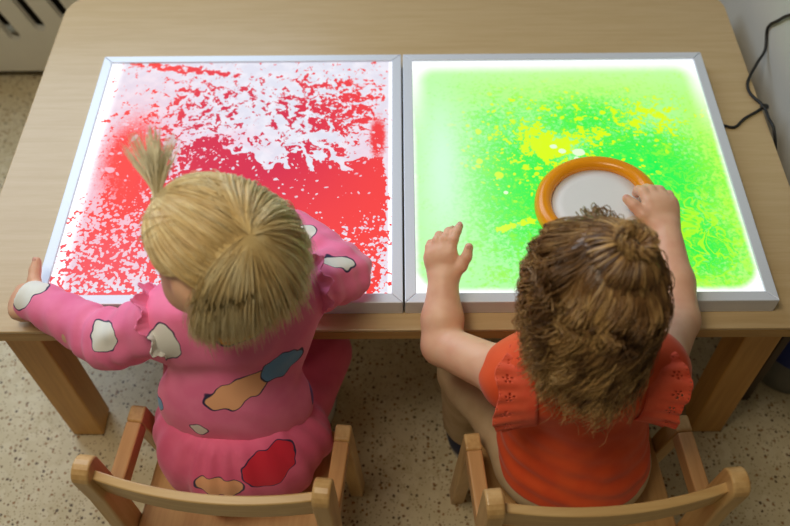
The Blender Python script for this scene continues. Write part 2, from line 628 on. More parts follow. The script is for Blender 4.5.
light_panel(-S, 'aluminium-framed light panel with red and white liquid swirls', red_liquid())
light_panel(0.003, 'aluminium-framed light panel with green and yellow liquid', green_liquid())

# ------------------------------------------------------------------ power cable
black = plain('black rubber', lin(18, 17, 18), 0.45)
cb = thing('power_cable', (0.60, 0.40, TOP), 'thin black power cable running from the green panel up the partition', 'cable')
def rel(pts, o):
    return [np.array(p) - np.array(o) for p in pts]
org = (0.60, 0.40, TOP)
run = catmull(rel([(0.5545, 0.390, 0.4665), (0.570, 0.385, 0.463), (0.586, 0.383, 0.463), (0.607, 0.403, 0.463), (0.632, 0.420, 0.463), (0.648, 0.431, 0.464)], org), 10)
link('lead', tube_mesh('lead', run, 0.0026), black, cb, True)
run = catmull(rel([(0.660, 0.30, 0.36), (0.658, 0.34, 0.425), (0.651, 0.372, 0.464), (0.648, 0.40, 0.466), (0.647, 0.43, 0.466), (0.634, 0.464, 0.463), (0.633, 0.487, 0.463), (0.641, 0.508, 0.464), (0.664, 0.545, 0.468), (0.684, 0.575, 0.474), (0.686, 0.602, 0.502), (0.685, 0.575, 0.540), (0.685, 0.541, 0.579), (0.686, 0.45, 0.66), (0.686, 0.42, 0.80), (0.686, 0.44, 1.0)], org), 10)
link('main_lead', tube_mesh('main_lead', run, 0.0028), black, cb, True)
bm = bmesh.new()
bmesh.ops.create_uvsphere(bm, u_segments=14, v_segments=10, radius=0.0065)
bmesh.ops.scale(bm, verts=bm.verts, vec=(1.25, 1.0, 0.75))
bmesh.ops.translate(bm, verts=bm.verts, vec=(0.0485, 0.030, 0.0055))
from_bm('knot', bm, black, cb, True)

# ------------------------------------------------------------------ ring drum toy
rg = thing('toy_hand_drum', (0.306, 0.172, 0.490), 'orange-rimmed round toy drum with white skin on the green panel', 'toy drum')
rg.rotation_euler = (math.radians(-3), math.radians(-5), 0.3)
rg.location.z = 0.5015
om = plain('glossy orange plastic', lin(246, 160, 18), 0.25, var=0.03)
prof = [(0.071, 0.004), (0.070, 0.012), (0.0735, 0.0185), (0.081, 0.022), (0.089, 0.0205), (0.0955, 0.014), (0.097, 0.004), (0.0955, -0.001), (0.0895, -0.002), (0.071, -0.001), (0.071, 0.004)]
link('rim', lathe_mesh('rim', prof, 72), om, rg, True)
wm = plain('white drum skin', lin(240, 242, 248), 0.4, var=0.01)
tr = wm.node_tree.nodes.new('ShaderNodeBsdfTranslucent')
tr.inputs[0].default_value = lin(244, 246, 252)
mx = wm.node_tree.nodes.new('ShaderNodeMixShader')
mx.inputs[0].default_value = 0.10
wm.node_tree.links.new(wm.node_tree.nodes['Principled BSDF'].outputs[0], mx.inputs[1])
wm.node_tree.links.new(tr.outputs[0], mx.inputs[2])
wm.node_tree.links.new(mx.outputs[0], wm.node_tree.nodes['Material Output'].inputs['Surface'])
prof = [(0.0, 0.0085), (0.050, 0.0085), (0.0715, 0.008), (0.0715, 0.002), (0.0, 0.002)]
link('drum_skin', lathe_mesh('drum_skin', prof, 72), wm, rg, True)

# ------------------------------------------------------------------ chairs (armchairs for toddlers)
w_post = wood('beech chair post', lin(214, 178, 122), lin(192, 150, 94), 2, 0.36)
w_arm = wood('beech chair arm', lin(206, 160, 108), lin(184, 134, 84), 1, 0.36)
w_rail = wood('beech chair rail', lin(216, 184, 128), lin(196, 158, 102), 0, 0.36)
w_seat = wood('beech chair seat', lin(206, 164, 108), lin(186, 140, 86), 1, 0.4)
ARM = 0.36


def make_chair(loc, rz, label):
    """Local frame: the backrest posts stand at y=0, +y points at the table."""
    c = thing('armchair', loc, label, 'chair', 'toddler armchairs at the table', rz)
    hw = 0.1585
    tk = 0.024
    for s in (-1, 1):
        x0 = s * hw - tk / 2
        pts = [(-0.040, 0.0), (0.0, 0.0), (0.022, 0.24), (0.020, 0.40), (0.016, 0.470)]
        for a in np.linspace(0.15, PI - 0.15, 9):
            pts.append((-0.004 + 0.020 * math.cos(a), 0.472 + 0.019 * math.sin(a)))
        pts += [(-0.024, 0.468), (-0.020, 0.40), (-0.020, 0.24)]
        from_bm('back_post', prism_bm(pts, 0, x0, x0 + tk), w_post, c, bevel=0.0035, seg=3)
        pts = [(0.170, 0.0), (0.200, 0.0), (0.148, ARM - 0.004), (0.145, ARM), (0.122, ARM), (0.120, ARM - 0.004)]
        from_bm('front_leg', prism_bm(pts, 0, x0, x0 + tk), w_post, c, bevel=0.003, seg=3)
        pts = [(0.018, ARM - 0.032), (0.124, ARM - 0.032), (0.1195, ARM - 0.0004), (0.016, ARM - 0.0004)]
        from_bm('armrest', prism_bm(pts, 0, x0 + 0.0004, x0 + tk - 0.0004), w_arm, c, bevel=0.003, seg=3)
        x1 = s * (hw - tk / 2 - 0.009) - 0.009
        from_bm('side_rail', prism_bm([(0.010, 0.205), (0.152, 0.205), (0.146, 0.238), (0.014, 0.238)], 0, x1, x1 + 0.018), w_arm, c, bevel=0.002)
    inner = hw - tk / 2
    from_bm('seat', box_bm((-inner + 0.001, -0.005, 0.238), (inner - 0.001, 0.185, 0.250)), w_seat, c, bevel=0.004, seg=3)
    from_bm('stretcher', box_bm((-inner + 0.018, 0.128, 0.170), (inner - 0.018, 0.146, 0.200)), w_rail, c, bevel=0.002)
    # curved top rail: bows backwards between the posts
    bm = bmesh.new()
    n = 20
    rows = []
    for i in range(n + 1):
        q = -1 + 2 * i / n
        x = q * (inner + 0.002)
        y = -0.018 * (1 - q * q) + 0.004
        rows.append([bm.verts.new(p) for p in ((x, y - 0.011, 0.404), (x, y - 0.018, 0.468), (x, y - 0.005, 0.470), (x, y + 0.002, 0.406))])
    for i in range(n):
        for k in range(4):
            bm.faces.new((rows[i][k], rows[i][(k + 1) % 4], rows[i + 1][(k + 1) % 4], rows[i + 1][k]))
    bm.faces.new(rows[0])
    bm.faces.new(rows[-1][::-1])
    from_bm('back_rail', bm, w_rail, c, bevel=0.002)
    return c


make_chair((-0.263, -0.262, 0), math.radians(-6.0), 'light beech toddler armchair under the child in the pink dress')
make_chair((0.272, -0.280, 0), math.radians(5.0), 'light beech toddler armchair under the child in the orange shirt')


# ================================================================== people: distance-field bodies
def A3(*p):
    return np.array(p, float)


def nrm(v):
    v = np.asarray(v, float)
    return v / np.linalg.norm(v)


def smin(a, b, k):
    h = np.clip(0.5 + 0.5 * (b - a) / k, 0, 1)
    return b + (a - b) * h - k * h * (1 - h)


def smax(a, b, k):
    return -smin(-a, -b, k)


def cap(P, a, b, ra, rb):
    a, b = np.asarray(a, float), np.asarray(b, float)
    ab = b - a
    q = P - a
    t_ = np.clip(q @ ab / (ab @ ab), 0, 1)
    return np.linalg.norm(q - t_[:, None] * ab, axis=1) - (ra + (rb - ra) * t_)


def ell(P, c, r, R=None):
    q = P - np.asarray(c, float)
    if R is not None:
        q = q @ R
    r = np.asarray(r, float)
    k0 = np.linalg.norm(q / r, axis=1)
    k1 = np.linalg.norm(q / r ** 2, axis=1) + 1e-9
    return k0 * (k0 - 1) / k1


def surface_net(f, lo, hi, h):
    """Polygonise f=0 inside the box: coarse culling, then surface nets."""
    lo, hi = np.asarray(lo, float), np.asarray(hi, float)
    B = 6
    nc = np.ceil((hi - lo) / (h * B)).astype(int)
    n = nc * B
    g = np.stack(np.meshgrid(*[np.arange(k) for k in nc], indexing='ij'), -1).reshape(-1, 3)
    fc = f(lo + (g * B + (B - 1) / 2) * h)
    D = np.repeat(np.repeat(np.repeat(np.where(fc < 0, -1.0, 1.0).astype(np.float32).reshape(nc), B, 0), B, 1), B, 2)
    near = g[np.abs(fc) < 9.0 * h]
    off = np.stack(np.meshgrid(*[np.arange(B)] * 3, indexing='ij'), -1).reshape(-1, 3)
    for s in range(0, len(near), 3000):
        idx = (near[s:s + 3000, None] * B + off[None]).reshape(-1, 3)
        D[idx[:, 0], idx[:, 1], idx[:, 2]] = f(lo + idx * h)
    D[0] = D[-1] = 1
    D[:, 0] = D[:, -1] = 1
    D[:, :, 0] = D[:, :, -1] = 1
    I = D < 0
    cnt = np.zeros(tuple(n - 1), np.int8)
    cor = [(a, b, c) for a in (0, 1) for b in (0, 1) for c in (0, 1)]
    for a, b, c in cor:
        cnt += I[a:n[0] - 1 + a, b:n[1] - 1 + b, c:n[2] - 1 + c]
    act = np.argwhere((cnt > 0) & (cnt < 8))
    vid = np.full(tuple(n - 1), -1, np.int32)
    vid[act[:, 0], act[:, 1], act[:, 2]] = np.arange(len(act))
    val = {c: D[act[:, 0] + c[0], act[:, 1] + c[1], act[:, 2] + c[2]].astype(float) for c in cor}
    acc = np.zeros((len(act), 3))
    num = np.zeros(len(act))
    for c in cor:
        for ax in range(3):
            if c[ax] == 0:
                d = list(c)
                d[ax] = 1
                v0, v1 = val[c], val[tuple(d)]
                m = (v0 < 0) != (v1 < 0)
                t_ = np.where(m, v0 / np.where(m, v0 - v1, 1), 0)
                p = np.tile(np.array(c, float), (len(act), 1))
                p[:, ax] += t_
                acc += p * m[:, None]
                num += m
    V = lo + (act + acc / num[:, None]) * h
    F = []
    for ax in range(3):
        u, w = (ax + 1) % 3, (ax + 2) % 3
        s0 = [slice(1, n[k] - 1) for k in range(3)]
        s0[ax] = slice(0, n[ax] - 1)
        s1 = list(s0)
        s1[ax] = slice(1, n[ax])
        a0, a1 = I[tuple(s0)], I[tuple(s1)]
        for flip, m in ((False, a0 & ~a1), (True, ~a0 & a1)):
            e = np.argwhere(m)
            if not len(e):
                continue
            e = e + np.array([1 if k != ax else 0 for k in range(3)])
            q = []
            for du, dw in ((1, 1), (0, 1), (0, 0), (1, 0)):
                k = e.copy()
                k[:, u] -= du
                k[:, w] -= dw
                q.append(vid[k[:, 0], k[:, 1], k[:, 2]])
            q = np.stack(q, 1)
            F.append(q[:, ::-1] if flip else q)
    F = np.concatenate(F)
    return V, F[(F >= 0).all(1)]


def sdf_obj(name, f, lo, hi, h, mat, parent, relax=1):
    V, F = surface_net(f, lo, hi, h)
    for _ in range(relax):
        acc = np.zeros_like(V)
        num = np.zeros(len(V))
        for k in range(4):
            np.add.at(acc, F[:, k], V[F[:, (k + 1) % 4]])
            np.add.at(num, F[:, k], 1)
        V = V * 0.45 + 0.55 * acc / np.maximum(num, 1)[:, None]
    return link(name, np_mesh(name, V - np.array(parent.location), F), mat, parent, True)


def frame(fwd, up):
    """Columns: right, forward, up."""
    y = nrm(fwd)
    z = nrm(np.asarray(up, float) - y * (np.asarray(up, float) @ y))
    return np.stack([np.cross(y, z), y, z], 1)


def head_sdf(P, c, R, s):
    q = (P - c) @ R / s
    d = ell(q, (0, -0.010, 0.014), (0.070, 0.085, 0.076))
    d = smin(d, ell(q, (0, 0.026, -0.030), (0.056, 0.055, 0.056)), 0.03)
    for x in (-1, 1):
        d = smin(d, ell(q, (x * 0.032, 0.048, -0.030), (0.026, 0.028, 0.026)), 0.02)
        d = smin(d, ell(q, (x * 0.070, -0.004, -0.012), (0.008, 0.016, 0.021)), 0.006)
        d = smax(d, -ell(q, (x * 0.027, 0.086, 0.000), (0.013, 0.012, 0.008)), 0.008)
    d = smin(d, ell(q, (0, 0.083, -0.016), (0.008, 0.011, 0.010)), 0.010)
    d = smin(d, ell(q, (0, 0.078, -0.042), (0.017, 0.007, 0.004)), 0.004)
    d = smin(d, ell(q, (0, 0.077, -0.050), (0.013, 0.007, 0.004)), 0.004)
    d = smin(d, ell(q, (0, 0.064, -0.068), (0.016, 0.016, 0.014)), 0.014)
    return d * s


def make_hand(wrist, d, n, s, curls, thumb, side=0.0, sc=1.0):
    """Returns prims: palm ellipsoids and finger chains. d: wrist to knuckles, n: back of hand, s: thumb side."""
    d, n, s = nrm(d), nrm(n), nrm(s)
    n = nrm(n - d * (n @ d))
    s = nrm(s - d * (s @ d) - n * (s @ n))
    R = np.stack([s, d, n], 1)
    fingers = []
    offs = (0.0165, 0.0058, -0.0055, -0.0160)
    lens = ((.0185, .0135, .011), (.020, .015, .0115), (.0185, .0135, .011), (.0145, .0105, .0095))
    rad = (.0076, .0077, .0074, .0066)
    for k in range(4):
        p = wrist + sc * (d * (0.042 - 0.004 * (k == 3)) + s * offs[k] + n * 0.001)
        chain = [(p - d * 0.010 * sc, rad[k] * 1.05 * sc), (p, rad[k] * 1.05 * sc)]
        fan = s * offs[k] * 6.0
        for j in range(3):
            a = math.radians(curls[k][j])
            dd = nrm(d * math.cos(a) - n * math.sin(a) + fan * math.cos(a) * 1.2 + s * side * (1 - k * 0.25))
            p = p + dd * lens[k][j] * sc
            chain.append((p, rad[k] * (0.98 - 0.08 * j) * sc))
        fingers.append(chain)
    th = []
    for (a, b, c), r in zip(thumb, (.0095, .0090, .0082, .0066)):
        th.append((wrist + sc * (s * a + d * b + n * c), r * sc))
    fingers.append(th)
    return dict(w=wrist, R=R, d=d, n=n, s=s, f=fingers, sc=sc)


def hand_sdf(P, H):
    sc = H['sc']
    out = np.full(len(P), 1.0)
    m = np.linalg.norm(P - (H['w'] + H['d'] * 0.04 * sc), axis=1) < 0.13
    if not m.any():
        return out
    Q = P[m]
    palm = ell(Q, H['w'] + H['d'] * 0.022 * sc, A3(0.0250, 0.030, 0.0125) * sc, H['R'])
    palm = smin(palm, ell(Q, H['w'] + H['d'] * 0.036 * sc, A3(0.0240, 0.014, 0.0105) * sc, H['R']), 0.012)
    palm = smin(palm, ell(Q, H['w'] + H['d'] * 0.012 * sc + H['s'] * 0.013 * sc - H['n'] * 0.003, A3(0.013, 0.017, 0.012) * sc, H['R']), 0.010)
    fs = None
    for ch in H['f']:
        d = None
        for (a, ra), (b, rb) in zip(ch[:-1], ch[1:]):
            c = cap(Q, a, b, ra, rb)
            d = c if d is None else smin(d, c, 0.003)
        fs = d if fs is None else smin(fs, d, 0.0016)
    out[m] = smin(palm, fs, 0.006)
    return out


def body_sdf(B):
    def f(P):
        d = ell(P, B['hip'], (0.100, 0.082, 0.066))
        d = smin(d, ell(P, B['waist'], (0.086, 0.056, 0.085)), 0.03)
        d = smin(d, ell(P, B['chest'], (0.092, 0.052, 0.095)), 0.03)
        d = smin(d, cap(P, B['Ls'], B['Rs'], 0.036, 0.036), 0.045)
        d = smin(d, cap(P, B['neck'], B['head'], 0.036, 0.036), 0.03)
        d = smin(d, head_sdf(P, B['head'], B['HR'], B['hs']), 0.015)
        for q in 'LR':
            d = smin(d, cap(P, B[q + 's'], B[q + 'e'], B['ru'], B['re']), 0.02)
            arm = smin(cap(P, B[q + 'e'], B[q + 'e'] * .6 + B[q + 'w'] * .4, B['re'], B['re'] * 1.02), cap(P, B[q + 'e'] * .6 + B[q + 'w'] * .4, B[q + 'w'], B['re'] * 1.0, B['rw']), 0.01)
            arm = smin(arm, hand_sdf(P, B[q + 'h']), 0.010)
            d = smin(d, arm, 0.008)
            for a, b, ra, rb in ((B[q + 'hip'], B[q + 'k'], 0.055, 0.042), (B[q + 'k'], B[q + 'a'], 0.040, 0.026), (B[q + 'a'] - A3(0, 0.012, 0.015), B[q + 'a'] + A3(0, 0.055, -0.022), 0.024, 0.020)):
                d = smin(d, cap(P, a, b, ra, rb), 0.02)
        return d
    return f


def skin_mat(name, a, b):
    M = Mat(name)
    n = M.noise(M.P, 22, 3, 0.55)
    M.set(Base_Color=M.mix(n.step(0.35, 0.7), a, b), Roughness=0.48, Subsurface_Weight=0.12, Subsurface_Scale=0.01)
    M.bsdf.inputs['Subsurface Radius'].default_value = (1.0, 0.35, 0.2)
    M.bump(M.noise(M.P, 320, 2), 0.06, 0.0006)
    return M.mat


skin1 = skin_mat('fair skin', lin(232, 186, 156), lin(222, 168, 140))
iris = plain('blue grey iris', lin(70, 84, 100), 0.2)


def eyes(B, parent, mat):
    for x in (-1, 1):
        c = B['head'] + B['HR'] @ (A3(x * 0.026, 0.0615, 0.001) * B['hs'])
        bm = bmesh.new()
        bmesh.ops.create_uvsphere(bm, u_segments=16, v_segments=12, radius=0.0110 * B['hs'])
        bmesh.ops.translate(bm, verts=bm.verts, vec=c - np.array(parent.location))
        e = from_bm('eye', bm, mat, parent, True)
        bm = bmesh.new()
        bmesh.ops.create_uvsphere(bm, u_segments=12, v_segments=8, radius=0.0058 * B['hs'])
        bmesh.ops.translate(bm, verts=bm.verts, vec=c + B['HR'] @ A3(0, 0.0062, -0.001) * B['hs'] - np.array(parent.location))
        from_bm('iris', bm, iris, e, True)


def nail(H, k, parent, mat):
    """A small nail on the last segment of finger k (4 is the thumb)."""
    (a, ra), (b, rb) = H['f'][k][-2:]
    d = nrm(b - a)
    out = H['n'] if k < 4 else nrm(H['n'] + H['s'] * 0.2)
    out = nrm(out - d * (out @ d))
    R = np.stack([np.cross(d, out), d, out], 1)
    bm = bmesh.new()
    bmesh.ops.create_uvsphere(bm, u_segments=12, v_segments=8, radius=1.0)
    for v_ in bm.verts:
        q = R @ (np.array(v_.co) * A3(0.0036, 0.0042, 0.0010)) + b + d * rb * 0.10 + out * rb * 0.86
        v_.co = q - np.array(parent.location)
    from_bm('nail', bm, mat, parent, True)


nail_mat = plain('pink nail', lin(228, 172, 156), 0.3, var=0.02)


def shoe(B, q, parent, mat, sole_mat):
    a = B[q + 'a']
    c = A3(a[0], a[1] + 0.030, 0)
    def f(P):
        d = ell(P, c + A3(0, 0.008, 0.030), (0.036, 0.078, 0.036))
        d = smin(d, ell(P, c + A3(0, -0.030, 0.040), (0.033, 0.040, 0.044)), 0.02)
        return np.maximum(d, 0.006 - P[:, 2])
    s = sdf_obj('shoe', f, c - A3(.06, .10, .01), c + A3(.06, .11, .11), 0.004, mat, parent)
    def g(P):
        d = ell(P, c + A3(0, 0.006, 0.008), (0.038, 0.080, 0.030))
        return np.maximum(np.maximum(d, -P[:, 2]), P[:, 2] - 0.012)
    V, F = surface_net(g, c - A3(.06, .10, .012), c + A3(.06, .11, .03), 0.003)
    link('sole', np_mesh('sole', V - np.array(parent.location), F), sole_mat, s, True)


def ruffle(name, c, axis, up, a0, a1, r0, r1, waves, amp, lean, mat, parent, holes=False, nu=120, nv=14, squash=1.0):
    axis = nrm(axis)
    up = nrm(np.asarray(up, float) - axis * (np.asarray(up, float) @ axis))
    side = np.cross(axis, up)
    V, F = [], []
    for i in range(nu + 1):
        q = i / nu
        a = math.radians(a0 + (a1 - a0) * q)
        env = math.sin(PI * min(max(q, 0.02), 0.98)) ** 0.4
        for j in range(nv + 1):
            t_ = j / nv
            w = math.sin(waves * 2 * PI * q + 0.6 * math.sin(9 * q)) * amp * t_ ** 0.8 * env
            rad = up * math.cos(a) + side * math.sin(a) * squash
            rr = r0 + (r1 - r0) * env * t_ * (1 - 0.15 * t_)
            sc_ = 1 + 0.03 * math.sin(waves * 8 * PI * q) * t_
            V.append(c + rad * (rr * sc_ + w * 0.45) + axis * (lean * (t_ - 0.35 * t_ * t_) * env + w) - np.array(parent.location))
    W = nv + 1
    flower = [(0, 0)] + [(1.9 * math.cos(b), 1.9 * math.sin(b)) for b in np.arange(5) * 2 * PI / 5]
    for i in range(nu):
        for j in range(nv):
            if holes:
                fi, fj = (i % 20) - 10 + 0.5, j - nv * 0.58 + 0.5
                if any((fi * 0.62 - x * 1.15) ** 2 + (fj - y * 1.15) ** 2 < 0.42 for x, y in flower):
                    continue
                if j == nv - 2 and i % 4 == 1:
                    continue
            F.append((i * W + j, i * W + j + 1, (i + 1) * W + j + 1, (i + 1) * W + j))
    o = link(name, np_mesh(name, V, F), mat, parent, True)
    m = o.modifiers.new('cloth', 'SOLIDIFY')
    m.thickness = 0.0014
    return o


# ------------------------------------------------------------------ hair strands
def tangent_basis(D):
    ref = np.where(np.abs(D[:, 2:3]) < 0.9, np.array([[0, 0, 1.0]]), np.array([[1.0, 0, 0]]))
    a = np.cross(D, ref)
    a /= np.linalg.norm(a, axis=1)[:, None] + 1e-9
    return a, np.cross(D, a)


def strand_mesh(paths, rad, rnd):
    """paths (n,k,3) to three-sided tapering tubes."""
    n, k, _ = paths.shape
    T = np.gradient(paths, axis=1)
    T /= np.linalg.norm(T, axis=2)[..., None] + 1e-9
    a, b = tangent_basis(T.reshape(-1, 3))
    a, b = a.reshape(n, k, 3), b.reshape(n, k, 3)
    prof = np.concatenate([np.linspace(0.8, 1.0, k // 2), np.linspace(1.0, 0.25, k - k // 2)])
    r = rad[:, None] * prof[None]
    V = np.stack([paths + r[..., None] * (math.cos(t_) * a + math.sin(t_) * b) for t_ in (0, 2 * PI / 3, 4 * PI / 3)], 2)
    idx = np.arange(n * k * 3).reshape(n, k, 3)
    F = [np.stack([idx[:, :-1, j], idx[:, :-1, (j + 1) % 3], idx[:, 1:, (j + 1) % 3], idx[:, 1:, j]], -1).reshape(-1, 4) for j in range(3)]
    attrs = dict(rnd=np.repeat(rnd, k * 3), along=np.tile(np.repeat(np.linspace(0, 1, k), 3), n))
    return V.reshape(-1, 3), np.concatenate(F), attrs


class Scalp:
    def __init__(s, c, R, r):
        s.c, s.R, s.r = np.asarray(c, float), R, np.asarray(r, float)

    def q(s, p):
        return (p - s.c) @ s.R / s.r

    def p(s, q):
        return (q * s.r) @ s.R.T + s.c

    def normal(s, p):
        n = (s.q(p) / s.r) @ s.R.T
        return n / (np.linalg.norm(n, axis=1)[:, None] + 1e-9)

    def roots(s, rng, n, mask):
        out = []
        tot = 0
        while tot < n:
            q = rng.normal(size=(n * 3, 3))
            q /= np.linalg.norm(q, axis=1)[:, None]
            q = q[mask(q)]
            out.append(q)
            tot += len(q)
        return s.p(np.concatenate(out)[:n])

    def grow(s, roots, wish, steps, length, lift, momentum=0.55, avoid=None):
        p = roots.copy()
        prev = None
        path = [p.copy()]
        for i in range(steps):
            t_ = i / steps
            w = wish(p, t_)
            w = w / (np.linalg.norm(w, axis=1)[:, None] + 1e-9)
            d = w if prev is None else prev * momentum + w * (1 - momentum)
            nn = s.normal(p)
            near = np.linalg.norm(s.q(p), axis=1) < 1.30
            inward = np.minimum((d * nn).sum(1), 0)
            d = d - nn * (inward * near)[:, None]
            d = d / (np.linalg.norm(d, axis=1)[:, None] + 1e-9)
            p = p + d * (length / steps)[:, None]
            q = s.q(p)
            k = np.linalg.norm(q, axis=1)
            mn = 1 + lift * min(1, 0.25 + t_ * 2.2)
            q = q * (np.maximum(k, mn) / k)[:, None]
            p = s.p(q)
            if avoid is not None:
                for _ in range(2):
                    dd = avoid(p)
                    bad = dd < 0.004
                    if bad.any():
                        pb = p[bad]
                        e = 0.002
                        g_ = np.stack([avoid(pb + A3(*[e if a == b else 0 for b in range(3)])) - dd[bad] for a in range(3)], 1)
                        g_ /= np.linalg.norm(g_, axis=1)[:, None] + 1e-9
                        p[bad] = pb + g_ * (0.004 - dd[bad])[:, None]
            prev = d
            path.append(p.copy())
        return np.stack(path, 1)


def trim(paths, zend):
    """Cut each strand where it first sinks below zend and respace its points."""
    n, k, _ = paths.shape
    below = paths[:, :, 2] < zend[:, None]
    last = np.where(below.any(1), np.maximum(below.argmax(1), 3), k - 1)
    t_ = np.linspace(0, 1, k)[None] * last[:, None]
    i0 = np.minimum(t_.astype(int), k - 2)
    f = (t_ - i0)[..., None]
    r = np.arange(n)[:, None]
    return paths[r, i0] * (1 - f) + paths[r, i0 + 1] * f


def clump(paths, rng, n, amount, start=0.15):
    k = paths.shape[1]
    lead = rng.choice(len(paths), n, replace=False)
    R0 = paths[:, 1]
    own = np.zeros(len(paths), int)
    for s in range(0, len(paths), 1000):
        own[s:s + 1000] = ((R0[s:s + 1000, None] - R0[lead][None]) ** 2).sum(2).argmin(1)
    t_ = np.clip((np.linspace(0, 1, k) - start) / (1 - start), 0, 1)[None, :, None] ** 0.9
    L = paths[lead[own]]
    return paths + (L - paths) * t_ * amount, own


def hair_mat(name, dark, mid, light, rough=0.36):
    M = Mat(name)
    r = M.attr('rnd')
    n = M.noise(M.P, 34, 2)
    f = r * 0.75 + (n - 0.5) * 0.7 + 0.12
    al = M.attr('along')
    c = M.mix(f.step(0.0, 0.5), dark, mid)
    c = M.mix((f + al * 0.34).step(0.5, 0.98), c, light)
    M.set(Base_Color=c, Roughness=rough)
    M.bsdf.inputs['Specular IOR Level'].default_value = 0.6
    return M.mat


def cap_part(S_, mask, k, rnd=0.22):
    """A thin under-layer over the scalp, below the strands."""
    n, m = 60, 40
    V, F, ok = [], [], []
    for i in range(m + 1):
        th = PI * i / m
        for j in range(n):
            ph = 2 * PI * j / n
            V.append((math.sin(th) * math.cos(ph), math.sin(th) * math.sin(ph), math.cos(th)))
    V = np.array(V)
    good = mask(V)
    for i in range(m):
        for j in range(n):
            f = (i * n + j, (i + 1) * n + j, (i + 1) * n + (j + 1) % n, i * n + (j + 1) % n)
            if all(good[list(f)]):
                F.append(f)
    return S_.p(V * k), np.array(F), dict(rnd=np.full(len(V), rnd), along=np.full(len(V), 0.3))


def hair_object(name, pieces, mat, parent):
    V, F, at, base = [], [], {'rnd': [], 'along': []}, 0
    for v_, f_, a_ in pieces:
        V.append(v_)
        F.append(f_ + base)
        base += len(v_)
        for k in at:
            at[k].append(a_[k])
    o = link(name, np_mesh(name, np.concatenate(V) - np.array(parent.location), np.concatenate(F), {k: np.concatenate(x) for k, x in at.items()}), mat, parent, True)
    return o


# ------------------------------------------------------------------ cloth with printed patches
def print_cloth(name, base, base2, patches, origin, rough=0.75):
    """patches: (centre, e1, e2, half1, half2, colour). Flat ovals printed on the cloth, dark outlines."""
    M = Mat(name)
    n = M.noise(M.P, 30, 3)
    col = M.mix(n.step(0.3, 0.7), base, base2)
    warp = M.noise(M.P, 38, 1, color=True)
    Pw = M.vadd(M.P, M.scale(M.vadd(warp, (-0.5, -0.5, -0.5)), (0.022, 0.022, 0.022)))
    for c, e1, e2, a, b, k in patches:
        c = np.asarray(c, float) - np.asarray(origin, float)
        e1 = nrm(e1)
        e2 = nrm(np.asarray(e2, float) - e1 * (np.asarray(e2, float) @ e1))
        rel_ = M.vadd(Pw, tuple(-c))
        comp = []
        for e, r in ((e1, a), (e2, b), (np.cross(e1, e2), 0.035)):
            d = M.node('ShaderNodeVectorMath')
            d.operation = 'DOT_PRODUCT'
            M.link(rel_, d.inputs[0])
            d.inputs[1].default_value = tuple(e)
            comp.append((Ex(M.nt, d.outputs['Value']) / r).sq())
        q = (comp[0] + comp[1] + comp[2] * comp[2]).m('SQRT')
        w = 0.0022 / min(a, b)
        col = M.mix(q.step(1.0 + w * 0.7, 1.0 + w * 0.3), col, lin(44, 40, 84))
        col = M.mix(q.step(1.0, 1.0 - w * 0.4), col, k)
    M.set(Base_Color=col, Roughness=rough, Sheen_Weight=0.15)
    M.bump(M.noise(M.P, 700, 2), 0.12, 0.0006)
    return M.mat


# ================================================================== child in the pink dress
girl = thing('person', (-0.25, -0.14, 0.25), 'blonde toddler in pink printed dress leaning over the red panel', 'person', 'children at the table')
G = dict(hip=A3(-0.250, -0.140, 0.318), waist=A3(-0.245, -0.118, 0.41), chest=A3(-0.232, -0.080, 0.53), neck=A3(-0.222, -0.070, 0.62),
         head=A3(-0.219, -0.090, 0.735), HR=frame((-0.76, 0.40, -0.52), (-0.34, 0.36, 0.86)), hs=0.98, ru=0.034, re=0.031, rw=0.023,
         Ls=A3(-0.300, -0.078, 0.580), Le=A3(-0.405, -0.084, 0.524), Lw=A3(-0.525, -0.014, 0.520),
         Rs=A3(-0.155, -0.045, 0.580), Re=A3(-0.088, 0.022, 0.534), Rw=A3(-0.165, 0.112, 0.530),
         Lhip=A3(-0.298, -0.11, 0.310), Lk=A3(-0.325, 0.065, 0.320), La=A3(-0.320, 0.055, 0.070),
         Rhip=A3(-0.202, -0.11, 0.310), Rk=A3(-0.165, 0.065, 0.320), Ra=A3(-0.170, 0.055, 0.070))
G['Lh'] = make_hand(G['Lw'], (-0.86, 0.28, -0.42), (-0.45, -0.1, 0.9), (0.3, 1, 0),
                    ((35, 100, 150), (38, 105, 155), (40, 105, 155), (40, 105, 155)),
                    ((0.014, 0.008, 0), (0.030, 0.020, 0.004), (0.045, 0.024, 0.006), (0.058, 0.025, 0.008)), sc=1.05)
G['Rh'] = make_hand(G['Rw'], (-0.85, 0.5, -0.02), (0, 0, 1), (-0.5, -0.85, 0),
                    ((15, 30, 45), (15, 32, 48), (15, 32, 48), (15, 32, 45)),
                    ((0.014, 0.008, -0.002), (0.027, 0.022, -0.004), (0.034, 0.036, -0.006), (0.038, 0.048, -0.008)))
sdf_obj('body', body_sdf(G), (-0.66, -0.27, 0.0), (-0.02, 0.22, 0.86), 0.0032, skin1, girl)
eyes(G, girl, plain('eye white', lin(236, 232, 228), 0.25, var=0.01))
nail(G['Lh'], 4, girl, nail_mat)


def wr(P, k, ph):
    return np.sin(P[:, 0] * 61 * k + ph + 2 * np.sin(P[:, 2] * 40)) * np.sin(P[:, 2] * 70 * k + 1.7 * ph + 1.5 * np.sin(P[:, 0] * 37 + P[:, 1] * 29)) * np.sin(P[:, 1] * 53 * k + ph)


